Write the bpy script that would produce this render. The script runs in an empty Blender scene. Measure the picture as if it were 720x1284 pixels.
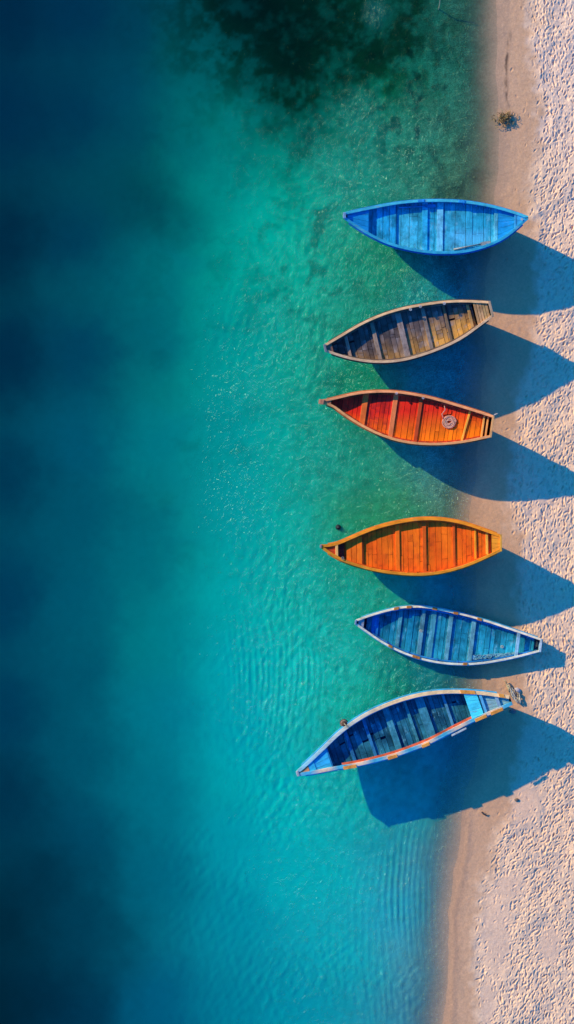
import bpy, math, random
import numpy as np
from mathutils import Vector

random.seed(7)
rng = np.random.default_rng(11)
R = math.radians
S = 0.025            # metres per photo pixel on the ground plane
D = 60.0             # height of the drone camera
CX, CY = 360.0, 642.0
EL = 24.5
SUN_AZ = (-0.846, 0.533)   # horizontal direction towards the sun

sc = bpy.context.scene
col = sc.collection


def lin(c):
    out = []
    for v in c:
        v = v / 255.0
        out.append(v / 12.92 if v <= 0.04045 else ((v + 0.055) / 1.055) ** 2.4)
    return out


def P(px, py, z=0.0):
    """photo measurement -> world position at height z"""
    k = S * (1 - z / D)
    return ((px - CX) * k, (CY - py) * k, z)


def tag(o, label=None, cat=None, group=None, kind=None):
    if label: o['label'] = label
    if cat: o['category'] = cat
    if group: o['group'] = group
    if kind: o['kind'] = kind
    return o


def empty(name, loc, rz=0.0):
    o = bpy.data.objects.new(name, None)
    col.objects.link(o)
    o.location = loc
    o.rotation_euler = (0, 0, rz)
    o.empty_display_size = 0.3
    return o


# ------------------------------------------------------------------ noise
def vnoise(x, y, seed):
    r = np.random.default_rng(seed)
    T = r.random((256, 256))
    xi = np.floor(x).astype(int); yi = np.floor(y).astype(int)
    fx = x - xi; fy = y - yi
    fx = fx * fx * (3 - 2 * fx); fy = fy * fy * (3 - 2 * fy)
    a = T[xi % 256, yi % 256]; b = T[(xi + 1) % 256, yi % 256]
    c = T[xi % 256, (yi + 1) % 256]; d = T[(xi + 1) % 256, (yi + 1) % 256]
    return (a * (1 - fx) + b * fx) * (1 - fy) + (c * (1 - fx) + d * fx) * fy


def fbm(x, y, seed, octv=4):
    v = 0; a = 0.5; t = 0
    for i in range(octv):
        v = v + a * vnoise(x * 2 ** i + 17.3 * i, y * 2 ** i + 5.1 * i, seed + i)
        t += a; a *= 0.5
    return v / t


def sstep(a, b, x):
    t = np.clip((x - a) / (b - a), 0, 1)
    return t * t * (3 - 2 * t)


# ------------------------------------------------------------------ materials
def nmat(name):
    m = bpy.data.materials.new(name)
    m.use_nodes = True
    nt = m.node_tree
    nt.nodes.clear()
    return m, nt, nt.nodes, nt.links


def wood_mat(name, scale, rough=0.5, wear=0.35, wear_col=(0.25, 0.2, 0.15), wear_amt=0.5, bump=0.25, contrast=(0.6, 1.3), stain=0.6):
    m, nt, N, L = nmat(name)
    out = N.new('ShaderNodeOutputMaterial')
    p = N.new('ShaderNodeBsdfPrincipled')
    L.new(p.outputs[0], out.inputs[0])
    at = N.new('ShaderNodeAttribute'); at.attribute_name = 'Col'
    tc = N.new('ShaderNodeTexCoord')
    mp = N.new('ShaderNodeMapping'); mp.inputs['Scale'].default_value = scale
    L.new(tc.outputs['Object'], mp.inputs[0])
    n1 = N.new('ShaderNodeTexNoise'); n1.inputs['Scale'].default_value = 4.0; n1.inputs['Detail'].default_value = 6; n1.inputs['Roughness'].default_value = 0.65
    L.new(mp.outputs[0], n1.inputs['Vector'])
    mr = N.new('ShaderNodeMapRange'); mr.inputs[1].default_value = 0.3; mr.inputs[2].default_value = 0.7
    mr.inputs[3].default_value = contrast[0]; mr.inputs[4].default_value = contrast[1]
    L.new(n1.outputs['Fac'], mr.inputs[0])
    mul = N.new('ShaderNodeMix'); mul.data_type = 'RGBA'; mul.blend_type = 'MULTIPLY'; mul.inputs[0].default_value = 1
    L.new(at.outputs['Color'], mul.inputs[6]); L.new(mr.outputs[0], mul.inputs[7])
    n2 = N.new('ShaderNodeTexNoise'); n2.inputs['Scale'].default_value = 3.2; n2.inputs['Detail'].default_value = 8; n2.inputs['Roughness'].default_value = 0.7
    mp2 = N.new('ShaderNodeMapping'); mp2.inputs['Scale'].default_value = tuple(0.45 + 0.3 * s for s in scale); mp2.inputs['Location'].default_value = (3.1, 1.7, 0.4)
    L.new(tc.outputs['Object'], mp2.inputs[0]); L.new(mp2.outputs[0], n2.inputs['Vector'])
    mr2 = N.new('ShaderNodeMapRange'); mr2.inputs[1].default_value = 0.5 + (0.5 - wear) * 0.4; mr2.inputs[2].default_value = mr2.inputs[1].default_value + 0.09
    mr2.inputs[3].default_value = 0; mr2.inputs[4].default_value = wear_amt
    L.new(n2.outputs['Fac'], mr2.inputs[0])
    mx = N.new('ShaderNodeMix'); mx.data_type = 'RGBA'
    L.new(mr2.outputs[0], mx.inputs[0]); L.new(mul.outputs[2], mx.inputs[6]); mx.inputs[7].default_value = (*wear_col, 1)
    n5 = N.new('ShaderNodeTexNoise'); n5.inputs['Scale'].default_value = 2.3; n5.inputs['Detail'].default_value = 9; n5.inputs['Roughness'].default_value = .72
    mp5 = N.new('ShaderNodeMapping'); mp5.inputs['Location'].default_value = (7.7, 2.2, 1.1); L.new(tc.outputs['Object'], mp5.inputs[0]); L.new(mp5.outputs[0], n5.inputs['Vector'])
    mr5 = N.new('ShaderNodeMapRange'); mr5.inputs[1].default_value = .36; mr5.inputs[2].default_value = .56; mr5.inputs[3].default_value = stain; mr5.inputs[4].default_value = 1.08; L.new(n5.outputs['Fac'], mr5.inputs[0])
    ms = N.new('ShaderNodeMix'); ms.data_type = 'RGBA'; ms.blend_type = 'MULTIPLY'; ms.inputs[0].default_value = 1
    L.new(mx.outputs[2], ms.inputs[6]); L.new(mr5.outputs[0], ms.inputs[7])
    L.new(ms.outputs[2], p.inputs['Base Color'])
    p.inputs['Roughness'].default_value = rough
    p.inputs['Specular IOR Level'].default_value = 0.16
    b = N.new('ShaderNodeBump'); b.inputs['Strength'].default_value = bump; b.inputs['Distance'].default_value = 0.02
    L.new(n1.outputs['Fac'], b.inputs['Height']); L.new(b.outputs[0], p.inputs['Normal'])
    return m


def flat_mat(name, rough=0.7, nscale=25, contrast=(0.65, 1.25)):
    return wood_mat(name, (nscale / 4,) * 3, rough, wear=0.0, wear_amt=0.0, contrast=contrast)


# ------------------------------------------------------------------ mesh builder
class MB:
    def __init__(s):
        s.v = []; s.f = []; s.c = []

    def vert(s, p, c):
        s.v.append(tuple(p)); s.c.append(tuple(c)); return len(s.v) - 1

    def hexa(s, pts, c):
        """8 points: bottom 4 then top 4; c one colour or list of 8"""
        cs = c if isinstance(c[0], (tuple, list)) else [c] * 8
        i = [s.vert(p, k) for p, k in zip(pts, cs)]
        for q in ((3, 2, 1, 0), (4, 5, 6, 7), (0, 1, 5, 4), (1, 2, 6, 5), (2, 3, 7, 6), (3, 0, 4, 7)):
            s.f.append(tuple(i[k] for k in q))

    def box(s, x0, x1, y0, y1, z0, z1, c):
        s.hexa([(x0, y0, z0), (x1, y0, z0), (x1, y1, z0), (x0, y1, z0), (x0, y0, z1), (x1, y0, z1), (x1, y1, z1), (x0, y1, z1)], c)

    def loft(s, rings, cols, closed=True, caps=True):
        """rings: list of lists of points; cols: colour per ring (or per point)"""
        ids = []
        for r, c in zip(rings, cols):
            if isinstance(c[0], (tuple, list)):
                ids.append([s.vert(p, k) for p, k in zip(r, c)])
            else:
                ids.append([s.vert(p, c) for p in r])
        n = len(rings[0])
        for a, b in zip(ids[:-1], ids[1:]):
            for j in range(n if closed else n - 1):
                k = (j + 1) % n
                s.f.append((a[j], a[k], b[k], b[j]))
        if caps and closed:
            s.f.append(tuple(reversed(ids[0]))); s.f.append(tuple(ids[-1]))
        return ids

    def tube(s, pts, r, c, n=6, taper=None):
        rings = []
        pts = [Vector(p) for p in pts]
        for i, p in enumerate(pts):
            t = (pts[min(i + 1, len(pts) - 1)] - pts[max(i - 1, 0)])
            if t.length < 1e-9: t = Vector((1, 0, 0))
            t.normalize()
            up = Vector((0, 0, 1)) if abs(t.z) < 0.9 else Vector((1, 0, 0))
            a = t.cross(up).normalized(); b = a.cross(t)
            rr = r * (1 if taper is None else taper[0] + (taper[1] - taper[0]) * i / (len(pts) - 1))
            rings.append([p + a * rr * math.cos(2 * math.pi * k / n) + b * rr * math.sin(2 * math.pi * k / n) for k in range(n)])
        s.loft(rings, [c] * len(rings))

    def build(s, name, mat, parent=None, smooth=False, bevel=0.0):
        me = bpy.data.meshes.new(name)
        me.from_pydata([tuple(map(float, p)) for p in s.v], [], s.f)
        a = me.color_attributes.new('Col', 'FLOAT_COLOR', 'POINT')
        a.data.foreach_set('color', [float(x) for c in s.c for x in (*c[:3], 1.0)])
        me.materials.append(mat)
        if smooth: me.shade_smooth()
        me.update()
        o = bpy.data.objects.new(name, me)
        col.objects.link(o)
        if parent: o.parent = parent
        if bevel:
            b = o.modifiers.new('bevel', 'BEVEL'); b.width = bevel; b.segments = 2; b.limit_method = 'ANGLE'
        return o


def jit(c, a=0.12):
    k = 1 + random.uniform(-a, a)
    return tuple(min(1, max(0, x * k * (1 + random.uniform(-a, a) * 0.25))) for x in c)


def mixc(a, b, t):
    t = min(1, max(0, t))
    return tuple(x * (1 - t) + y * t for x, y in zip(a, b))


# ------------------------------------------------------------------ splines
def hermite(xs, ys):
    xs = np.array(xs, float); ys = np.array(ys, float)
    o = np.argsort(xs); xs = xs[o]; ys = ys[o]
    h = np.diff(xs); d = np.diff(ys) / h
    m = np.zeros_like(ys)
    m[1:-1] = (d[:-1] * h[1:] + d[1:] * h[:-1]) / (h[1:] + h[:-1])
    m[0] = d[0] * 1.5 - m[1] * 0.5; m[-1] = d[-1] * 1.5 - m[-2] * 0.5

    def f(x):
        x = min(max(x, xs[0]), xs[-1])
        i = int(min(max(np.searchsorted(xs, x) - 1, 0), len(xs) - 2))
        t = (x - xs[i]) / h[i]
        return float((2 * t**3 - 3 * t**2 + 1) * ys[i] + (t**3 - 2 * t**2 + t) * h[i] * m[i] + (-2 * t**3 + 3 * t**2) * ys[i + 1] + (t**3 - t**2) * h[i] * m[i + 1])
    return f


# ------------------------------------------------------------------ boats
WOOD_Y = wood_mat('painted_boards', (5.5, 0.9, 2), 0.45, wear=0.34, wear_col=(0.10, 0.06, 0.05), wear_amt=0.4, contrast=(0.78, 1.2))
WOOD_X = wood_mat('painted_rail', (0.9, 5.5, 3), 0.45, wear=0.30, wear_col=(0.42, 0.28, 0.17), wear_amt=0.35, contrast=(0.8, 1.25), stain=.75)
VARN_Y = wood_mat('varnished_boards', (5.5, 0.9, 2), 0.4, wear=0.30, wear_col=(0.40, 0.07, 0.01), wear_amt=0.35, contrast=(0.95, 1.3), stain=.82, bump=.15)
BLUE_Y = wood_mat('blue_painted_boards', (5.0, 0.8, 2), 0.42, wear=0.36, wear_col=(0.22, 0.60, 0.74), wear_amt=0.6, contrast=(0.7, 1.3), stain=.5)  # pale patches: chalky wear that also paints in the floor highlights
HULL = wood_mat('hull_paint', (0.7, 3, 5), 0.5, wear=0.25, wear_col=(0.08, 0.07, 0.06), wear_amt=0.5)
PLAIN = flat_mat('worn_paint', 0.6)
ROPE = flat_mat('rope_fibre', 0.9, 60)


class Boat:
    """local frame: x from bow to stern, y towards the top of the photo, z up; origin at the keel's middle on the ground"""

    def __init__(s, name, top, bot, h, label, rail_w=0.07):
        s.h = h
        bow = ((top[0][0] + bot[0][0]) / 2, (top[0][1] + bot[0][1]) / 2)
        st = ((top[-1][0] + bot[-1][0]) / 2, (top[-1][1] + bot[-1][1]) / 2)
        A = Vector(P(*bow, h)); B = Vector(P(*st, h))
        C = (A + B) / 2
        ang = math.atan2(B.y - A.y, B.x - A.x)
        s.root = empty(name, (C.x, C.y, 0), ang)
        tag(s.root, label, 'boat', 'wooden boats drawn up along the beach')
        s.L = (B - A).length
        ca, sa = math.cos(ang), math.sin(ang)

        def loc(p):
            w = Vector(P(*p, h)) - C
            return (w.x * ca + w.y * sa, -w.x * sa + w.y * ca)
        tl = [loc(p) for p in top]; bl = [loc(p) for p in bot]
        for l in (tl, bl):
            l[0] = (-s.L / 2, l[0][1]); l[-1] = (s.L / 2, l[-1][1])
        s.yt = hermite(*zip(*tl)); s.yb = hermite(*zip(*bl))
        s.rw = rail_w
        s.depth_mid = h + 0.16

    # station helpers, u in 0..1
    def x(s, u): return (u - 0.5) * s.L
    def cw(s, u):
        x = s.x(u); a, b = s.yt(x), s.yb(x)
        return (a + b) / 2, (a - b) / 2
    bow_lift = 0.10; rake_len = 0.30; rake_pow = 1.3
    bow_len = 0.22
    def top(s, u): return s.h + s.bow_lift * max(0, 1 - u / s.bow_len) ** 2 + 0.05 * max(0, (u - 0.8) / 0.2) ** 2
    def keel(s, u):
        zb = -0.14
        r = s.top(u) - 0.28
        b = max(0, 1 - u / s.rake_len); e = max(0, (u - 0.78) / 0.22)
        return zb + (r - zb) * (b ** s.rake_pow + s.stern_rise * e ** 1.8)
    def inner(s, u, z):
        """half-width available inside at height z"""
        c, w = s.cw(u)
        t = max(0, min(1, (s.top(u) - z) / max(0.3, s.top(u) - s.keel(u))))
        return c, max(0.012, (w - s.rw * 0.75) * (1 - 0.30 * t ** 1.4))

    def hull(s, c_hi, c_lo, stern_rise=0.85, mat=HULL):
        s.stern_rise = stern_rise
        m = MB(); rings = []; cols = []
        n = 44; M = 22
        for i in range(n + 1):
            u = 0.5 - 0.5 * math.cos(math.pi * i / n)
            c, w = s.cw(u); w = max(w - 0.012, 0.01)
            zt, zk = s.top(u) - 0.02, s.keel(u)
            ring = []; cc = []
            for j in range(M + 1):
                th = math.pi * j / M
                cs = math.cos(th); y = c + w * math.copysign(abs(cs) ** 0.62, cs)
                z = zt - (zt - zk) * math.sin(th) ** 0.85
                ring.append((s.x(u), y, z))
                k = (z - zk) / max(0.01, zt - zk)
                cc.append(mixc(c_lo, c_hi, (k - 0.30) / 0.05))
            rings.append(ring); cols.append(cc)
        ids = m.loft(rings, cols, closed=False, caps=False)
        m.f.append(tuple(ids[0])); m.f.append(tuple(reversed(ids[-1])))
        m.build('hull', mat, s.root, smooth=True)

    def rails(s, c_top, c_bot=None, u0=0.0, u1=1.0, hgt=0.055, w=None, name='gunwale', out=0.0, dz=0.0, mat=WOOD_X, cfun=None, sides=(1, -1)):
        w = w or s.rw
        for sd in sides:
            m = MB(); rings = []; cols = []
            n = 56
            base = c_top if sd > 0 else (c_bot or c_top)
            f = s.yt if sd > 0 else s.yb
            for i in range(n + 1):
                u = u0 + (u1 - u0) * i / n
                x = s.x(u); e = 0.01
                dy = (f(min(x + e, s.L / 2)) - f(max(x - e, -s.L / 2))) / (min(x + e, s.L / 2) - max(x - e, -s.L / 2))
                nv = Vector((-dy, 1)).normalized() * sd
                c, hw = s.cw(u)
                ww = min(w, max(0.02, hw * 0.98)) if out == 0 else w
                p = Vector((x, f(x)))
                a = p + nv * (0.008 + out); b = p - nv * (ww - out)
                if out == 0 and (b.y - c) * sd < 0.004: b = Vector((b.x, c + sd * 0.004))
                b.x = max(-s.L / 2, min(s.L / 2, b.x)); a.x = max(-s.L / 2 - 0.01, min(s.L / 2 + 0.01, a.x))
                z = s.top(u) + dz
                rings.append([(a.x, a.y, z - hgt), (b.x, b.y, z - hgt), (b.x, b.y, z + 0.006), (a.x, a.y, z)])
                cc = cfun(u, sd) if cfun else base
                cols.append(jit(cc, 0.05))
            m.loft(rings, cols)
            m.build(name, mat, s.root, bevel=0.006)

    def lining(s, zf, cfun, u0=0.03, u1=0.985, rows=4):
        """inside planking between gunwale and floor, drawn as overlapping strakes"""
        s.zf = zf
        for sd in (1, -1):
            m = MB(); n = 40
            for r in range(rows):
                rings = []; cols = []
                k = 1 + random.uniform(-0.16, 0.16)
                for i in range(n + 1):
                    u = u0 + (u1 - u0) * i / n
                    zt = s.top(u) - 0.03
                    za = zt + (zf - 0.05 - zt) * r / rows; zb_ = zt + (zf - 0.05 - zt) * (r + 1) / rows
                    c, wa = s.inner(u, za); _, wb = s.inner(u, zb_)
                    wa = max(0.006, wa - 0.012)
                    rings.append([(s.x(u), c + sd * wa, za), (s.x(u), c + sd * wb, zb_), (s.x(u), c + sd * (wb + 0.01), zb_), (s.x(u), c + sd * (wa + 0.01), za)])
                    cols.append(tuple(x * k for x in cfun(u, sd * 0.95)))
                m.loft(rings, cols)
            m.build('side_planking', WOOD_X, s.root)

    def floor(s, zf, cfun, u0=0.05, u1=0.97, pw=(0.13, 0.22), gap=0.012, mat=WOOD_Y, pieces=(1, 3), ja=0.16, name='floorboards'):
        m = MB()
        x = s.x(u0); x1 = s.x(u1)
        while x < x1 - 0.05:
            w = random.uniform(*pw)
            xe = min(x + w, x1)
            ua, ub = (x + gap / 2) / s.L + 0.5, (xe - gap / 2) / s.L + 0.5
            ca, wa = s.inner(ua, zf); cb, wb = s.inner(ub, zf)
            n = random.randint(*pieces)
            cuts = [-1] + sorted(random.uniform(-0.75, 0.75) for _ in range(n - 1)) + [1]
            for v0, v1 in zip(cuts[:-1], cuts[1:]):
                if v1 - v0 < 0.12: continue
                dz = random.uniform(-0.008, 0.008); k = random.uniform(1 - ja, 1 + ja)
                nseg = max(1, int((v1 - v0) * 4))
                for q in range(nseg):
                    a = v0 + (v1 - v0) * q / nseg; b = v0 + (v1 - v0) * (q + 1) / nseg
                    if q == 0 and v0 > -1: a += 0.012
                    za, zb_ = zf + dz - 0.03, zf + dz
                    pts = []
                    for z in (za, zb_):
                        pts += [(x + gap / 2, ca + wa * a, z), (xe - gap / 2, cb + wb * a, z), (xe - gap / 2, cb + wb * b, z), (x + gap / 2, ca + wa * b, z)]
                    c = [tuple(t * k for t in cfun(uu, vv)) for uu, vv in ((ua, a), (ub, a), (ub, b), (ua, b))] * 2
                    m.hexa(pts, c)
            x = xe
        m.build(name, mat, s.root)
        # dark bilge under the boards
        return m

    def bilge(s, zf, c, u0=0.04, u1=0.98):
        m = MB(); rings = []
        for i in range(25):
            u = u0 + (u1 - u0) * i / 24
            cc, w = s.inner(u, zf - 0.05)
            rings.append([(s.x(u), cc - w, zf - 0.05), (s.x(u), cc + w, zf - 0.05)])
        m.loft(rings, [c] * 25, closed=False, caps=False)
        m.build('bilge', PLAIN, s.root)

    def thwart(s, u0, u1, drop, c, thick=0.045, name='thwart', skew=0.0, mat=WOOD_Y, boards=1, ja=0.08):
        m = MB()
        z = s.top((u0 + u1) / 2) - drop
        if name == 'thwart':
            z = s.zf + 0.40 * max(z - s.zf, 0.09)
            um, uh = (u0 + u1) / 2, (u1 - u0) / 2 * (0.85 if boards == 1 else 1)
            u0, u1 = um - uh, um + uh
        for b in range(boards):
            a0 = u0 + (u1 - u0) * b / boards + (0.0012 if b else 0); a1 = u0 + (u1 - u0) * (b + 1) / boards - (0.0012 if b < boards - 1 else 0)
            ca, wa = s.inner(a0, z); cb, wb = s.inner(a1, z)
            pts = []
            for zz in (z - thick, z):
                pts += [(s.x(a0 + skew), ca - wa, zz), (s.x(a1 + skew), cb - wb, zz), (s.x(a1 - skew), cb + wb, zz), (s.x(a0 - skew), ca + wa, zz)]
            m.hexa(pts, jit(c, ja))
        return m.build(name, mat, s.root, bevel=0.006)

    def deck(s, u0, u1, drop, c, name='deck', n=8, boards=4, mat=WOOD_X):
        """closed deck following the outline, built of lengthwise boards"""
        m = MB()
        for b in range(boards):
            rings = []
            cc = jit(c, 0.12)
            v0 = -1 + 2 * b / boards; v1 = -1 + 2 * (b + 1) / boards
            for i in range(n + 1):
                u = u0 + (u1 - u0) * i / n
                z = s.top(u) - drop
                ce, w = s.cw(u); w = max(0.006, w - s.rw * 0.5)
                a = ce + w * v0 + 0.003; d = ce + w * v1 - 0.003
                if d < a + 0.001: d = a + 0.001
                rings.append([(s.x(u), a, z - 0.03), (s.x(u), d, z - 0.03), (s.x(u), d, z), (s.x(u), a, z)])
            m.loft(rings, [cc] * (n + 1))
        return m.build(name, mat, s.root)

    def bulkhead(s, u, zlo, drop, c, name='bulkhead'):
        m = MB(); z = s.top(u) - drop
        c1, w1 = s.inner(u, z); c0, w0 = s.inner(u, zlo)
        x0, x1 = s.x(u) - 0.015, s.x(u) + 0.015
        m.hexa([(x0, c0 - w0, zlo), (x1, c0 - w0, zlo), (x1, c0 + w0, zlo), (x0, c0 + w0, zlo), (x0, c1 - w1, z), (x1, c1 - w1, z), (x1, c1 + w1, z), (x0, c1 + w1, z)], c)
        m.build(name, WOOD_Y, s.root)

    def ribs(s, us, zf, c, wd=0.04, th=0.03):
        for u in us:
            for sd in (1, -1):
                m = MB(); rings = []
                for k in range(6):
                    z = (s.top(u) - 0.04) + (zf - s.top(u) + 0.04) * k / 5
                    ce, w = s.inner(u, z)
                    x = s.x(u); y = ce + sd * (w - 0.012)
                    rings.append([(x - wd / 2, y, z), (x + wd / 2, y, z), (x + wd / 2, y - sd * th, z), (x - wd / 2, y - sd * th, z)])
                m.loft(rings, [jit(c)] * 6)
                m.build('rib', WOOD_Y, s.root)

    def stringer(s, u0, u1, drop, c, sides=(1, -1), w=0.05, name='stringer', inset=0.0):
        for sd in sides:
            m = MB(); rings = []; cols = []
            for i in range(31):
                u = u0 + (u1 - u0) * i / 30
                z = s.top(u) - drop
                ce, hw = s.inner(u, z); y = ce + sd * (hw - 0.012 - inset)
                rings.append([(s.x(u), y, z - 0.04), (s.x(u), y - sd * w, z - 0.04), (s.x(u), y - sd * w, z), (s.x(u), y, z)])
                cols.append(jit(c, 0.25))
            m.loft(rings, cols)
            m.build(name, WOOD_X, s.root)

    def transom(s, c, c_cap, cap=0.05, capw=0.05):
        m = MB(); L = s.L / 2
        yt, yb = s.yt(L), s.yb(L); z1 = s.top(1); z0 = s.keel(0.99)
        cm = (yt + yb) / 2
        m.hexa([(L - .02, cm - (cm - yb) * .7, z0), (L + .02, cm - (cm - yb) * .7, z0), (L + .02, cm + (yt - cm) * .7, z0), (L - .02, cm + (yt - cm) * .7, z0),
                (L - .02, yb + .01, z1 - .01), (L + .02, yb + .01, z1 - .01), (L + .02, yt - .01, z1 - .01), (L - .02, yt - .01, z1 - .01)], c)
        t = m.build('transom', WOOD_Y, s.root)
        m = MB()
        m.box(L - capw + 0.022, L + 0.03, yb - 0.012, yt + 0.012, z1 - cap * .5, z1 + 0.012, c_cap)
        m.build('transom_cap', WOOD_Y, t, bevel=0.006)

    def stem(s, c, length=0.12, w=0.09, up=0.05, fwd=0.03):
        m = MB(); x0 = -s.L / 2 - fwd; z = s.top(0)
        ce, hw = s.cw(0.0); hw = max(hw, w / 2)
        zk = s.keel(0) - 0.02
        m.hexa([(x0 + .06, ce - .03, zk), (x0 + length, ce - .03, zk), (x0 + length, ce + .03, zk), (x0 + .06, ce + .03, zk),
                (x0, ce - hw, z + up), (x0 + length, ce - hw * 1.05, z + up * .6), (x0 + length, ce + hw * 1.05, z + up * .6), (x0, ce + hw, z + up)], c)
        m.build('stem', WOOD_Y, s.root, bevel=0.012)

    def pad(s, u, side, c, ln=0.16, w=0.085, name='oarlock_pad', out=0.0):
        f = s.yt if side > 0 else s.yb
        x = s.x(u); x2 = min(x + ln, s.L / 2); z = s.top(u)
        y0, y1 = f(x), f(x2)
        m = MB(); o = 0.012 + out; pts = []
        for zz in (z - 0.02, z + 0.03):
            pts += [(x, y0 + side * o, zz), (x2, y1 + side * o, zz), (x2, y1 - side * (w - o), zz), (x, y0 - side * (w - o), zz)]
        m.hexa(pts, jit(c, 0.1))
        m.build(name, PLAIN, s.root, bevel=0.006)

    def ring_bolt(s, u, v, c=(0.5, 0.45, 0.4), r=0.03, name='mooring_ring', dz=0.02):
        ce, w = s.cw(u); z = s.top(u) + dz
        m = MB()
        m.tube([(s.x(u) + r * math.cos(a), ce + v * w + r * math.sin(a), z + 0.01) for a in np.linspace(0, 2 * math.pi, 13)], 0.009, c)
        m.tube([(s.x(u), ce + v * w, z - 0.06), (s.x(u), ce + v * w, z + 0.01)], 0.012, c)
        m.build(name, PLAIN, s.root)

    def world(s, u, v, z):
        ce, w = s.cw(u)
        a = s.root.rotation_euler.z
        x, y = s.x(u), ce + v * w
        return (s.root.location.x + x * math.cos(a) - y * math.sin(a), s.root.location.y + x * math.sin(a) + y * math.cos(a), z)


def tangle(name, fn, n_strand, steps, r, cols, label, cat, group=None, zamp=0.02):
    """loose heap of line; fn(t, v) -> world position on the surface it lies on"""
    m = MB()
    for k in range(n_strand):
        t = random.random(); v = random.uniform(-1, 1); dt = random.uniform(-.05, .05); dv = random.uniform(-.5, .5)
        pts = []
        for i in range(steps):
            dt += random.uniform(-.035, .035); dv += random.uniform(-.45, .45)
            dt *= .8; dv *= .8
            t += dt; v += dv
            if t < 0 or t > 1: dt = -dt; t = min(1, max(0, t))
            if v < -1 or v > 1: dv = -dv; v = min(1, max(-1, v))
            p = fn(t, v)
            pts.append((p[0], p[1], p[2] + r + random.uniform(0, zamp)))
        m.tube(pts, r, jit(random.choice(cols), .2), n=5)
    o = m.build(name, ROPE, None, smooth=True)
    cen = [sum(v[i] for v in m.v) / len(m.v) for i in range(3)]
    o.data.transform(__import__('mathutils').Matrix.Translation((-cen[0], -cen[1], -cen[2])))
    o.location = cen
    return tag(o, label, cat, group)


# ---- 1: bright blue double-ender, topmost
bl = lambda *c: tuple(lin(c))
b1 = Boat('wooden_boat',
          [(430.4, 267), (461.7, 260), (503, 252.5), (545, 250), (586.7, 252), (628, 260), (662.5, 271.5)],
          [(431.7, 274.5), (457.5, 292), (482.5, 304.5), (516, 314), (553, 318), (595, 314), (636.7, 296.5), (662.5, 274.6)],
          1.5, 'bright blue double-ended boat with pointed stern, topmost boat in the row', 0.075)
BB = (0.010, 0.32, 0.50); BBL = (0.07, 0.57, 0.74); BBD = (0.004, 0.10, 0.28)  # BBL is the paler blue that paints highlights on the floor
def c1(u, v):
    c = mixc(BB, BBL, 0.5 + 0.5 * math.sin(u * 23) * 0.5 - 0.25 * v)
    if 0.58 < u < 0.8 and v < -0.2: c = mixc(c, (0.12, 0.52, 0.80), 0.55)
    return c
b1.hull((0.006, 0.09, 0.38), (0.02, 0.05, 0.12), 1.0)
b1.lining(1.29, lambda u, v: BB)
b1.bilge(1.29, (0.003, 0.02, 0.08))
b1.floor(1.29, c1, 0.06, 0.95, (0.2, 0.34), mat=BLUE_Y, pieces=(1, 2))
b1.rails((0.06, 0.46, 0.58), (0.04, 0.40, 0.54))
b1.rails((0.01, 0.14, 0.5), u0=0.03, u1=0.97, name='rub_rail', out=0.03, w=0.035, dz=-0.10, hgt=0.05)
b1.deck(0.02, 0.135, 0.05, (0.01, 0.27, 0.58), 'bow_deck', boards=4)
b1.bulkhead(0.136, 1.20, 0.06, BB)
b1.thwart(0.18, 0.285, 0.16, (0.02, 0.42, 0.70), boards=3, mat=BLUE_Y)
b1.bulkhead(0.287, 1.20, 0.17, BBD)
b1.thwart(0.425, 0.46, 0.18, (0.03, 0.46, 0.72), mat=BLUE_Y)
b1.thwart(0.505, 0.545, 0.13, (0.16, 0.62, 0.78), mat=BLUE_Y)
b1.thwart(0.818, 0.84, 0.07, (0.14, 0.60, 0.78), mat=BLUE_Y)
b1.deck(0.84, 0.93, 0.13, (0.015, 0.34, 0.72), 'stern_deck', boards=5)
b1.deck(0.94, 0.99, 0.03, (0.04, 0.38, 0.7), 'breasthook', boards=2)
b1.thwart(0.926, 0.938, 0.04, (0.06, 0.42, 0.75), name='stern_beam', mat=BLUE_Y)
b1.ribs([0.22, 0.34, 0.39, 0.48, 0.58, 0.65, 0.72, 0.78], 1.30, (0.01, 0.22, 0.66))
b1.stem((0.30, 0.46, 0.55), 0.10, 0.13, 0.05)
b1.ring_bolt(0.965, 0.0)
for u in (0.4, 0.62): b1.pad(u, 1, (0.03, 0.32, 0.7), 0.2)

# ---- 2: weathered brown boat
b2 = Boat('wooden_boat',
          [(405, 433), (423, 422.5), (459, 402), (494, 388.5), (529, 381), (570.5, 376.5), (614, 378)],
          [(410, 441), (442, 451), (468, 454.5), (494, 454), (539, 443), (584, 422), (602, 409), (618, 397)],
          1.5, 'weathered brown unpainted boat, boards coloured from shaded grey to sunlit gold towards the stern', 0.068)
def c2(u, v):  # shade at the upper bow side, sun at the lower stern, mixed into the boards
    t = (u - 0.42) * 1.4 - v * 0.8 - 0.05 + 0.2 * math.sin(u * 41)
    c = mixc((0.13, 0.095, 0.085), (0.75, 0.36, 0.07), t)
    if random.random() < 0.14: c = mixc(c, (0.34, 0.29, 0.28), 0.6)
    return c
b2.hull((0.10, 0.06, 0.04), (0.05, 0.04, 0.035), 0.9)
b2.lining(1.24, lambda u, v: mixc((0.08, 0.055, 0.05), (0.50, 0.25, 0.07), (-v) * (u - 0.25) * 1.8))  # same shaded-to-sunlit mix painted into the lining
b2.bilge(1.24, (0.02, 0.015, 0.012))
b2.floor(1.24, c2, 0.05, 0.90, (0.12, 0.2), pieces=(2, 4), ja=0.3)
b2.rails((0.85, 0.48, 0.22), (0.90, 0.50, 0.24))
b2.rails((0.09, 0.05, 0.035), u0=0.03, u1=0.97, name='rub_rail', out=0.03, w=0.035, dz=-0.09, hgt=0.05)
G2 = (0.40, 0.27, 0.19)
b2.thwart(0.125, 0.148, 0.09, G2)
b2.thwart(0.290, 0.318, 0.12, G2)
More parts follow.
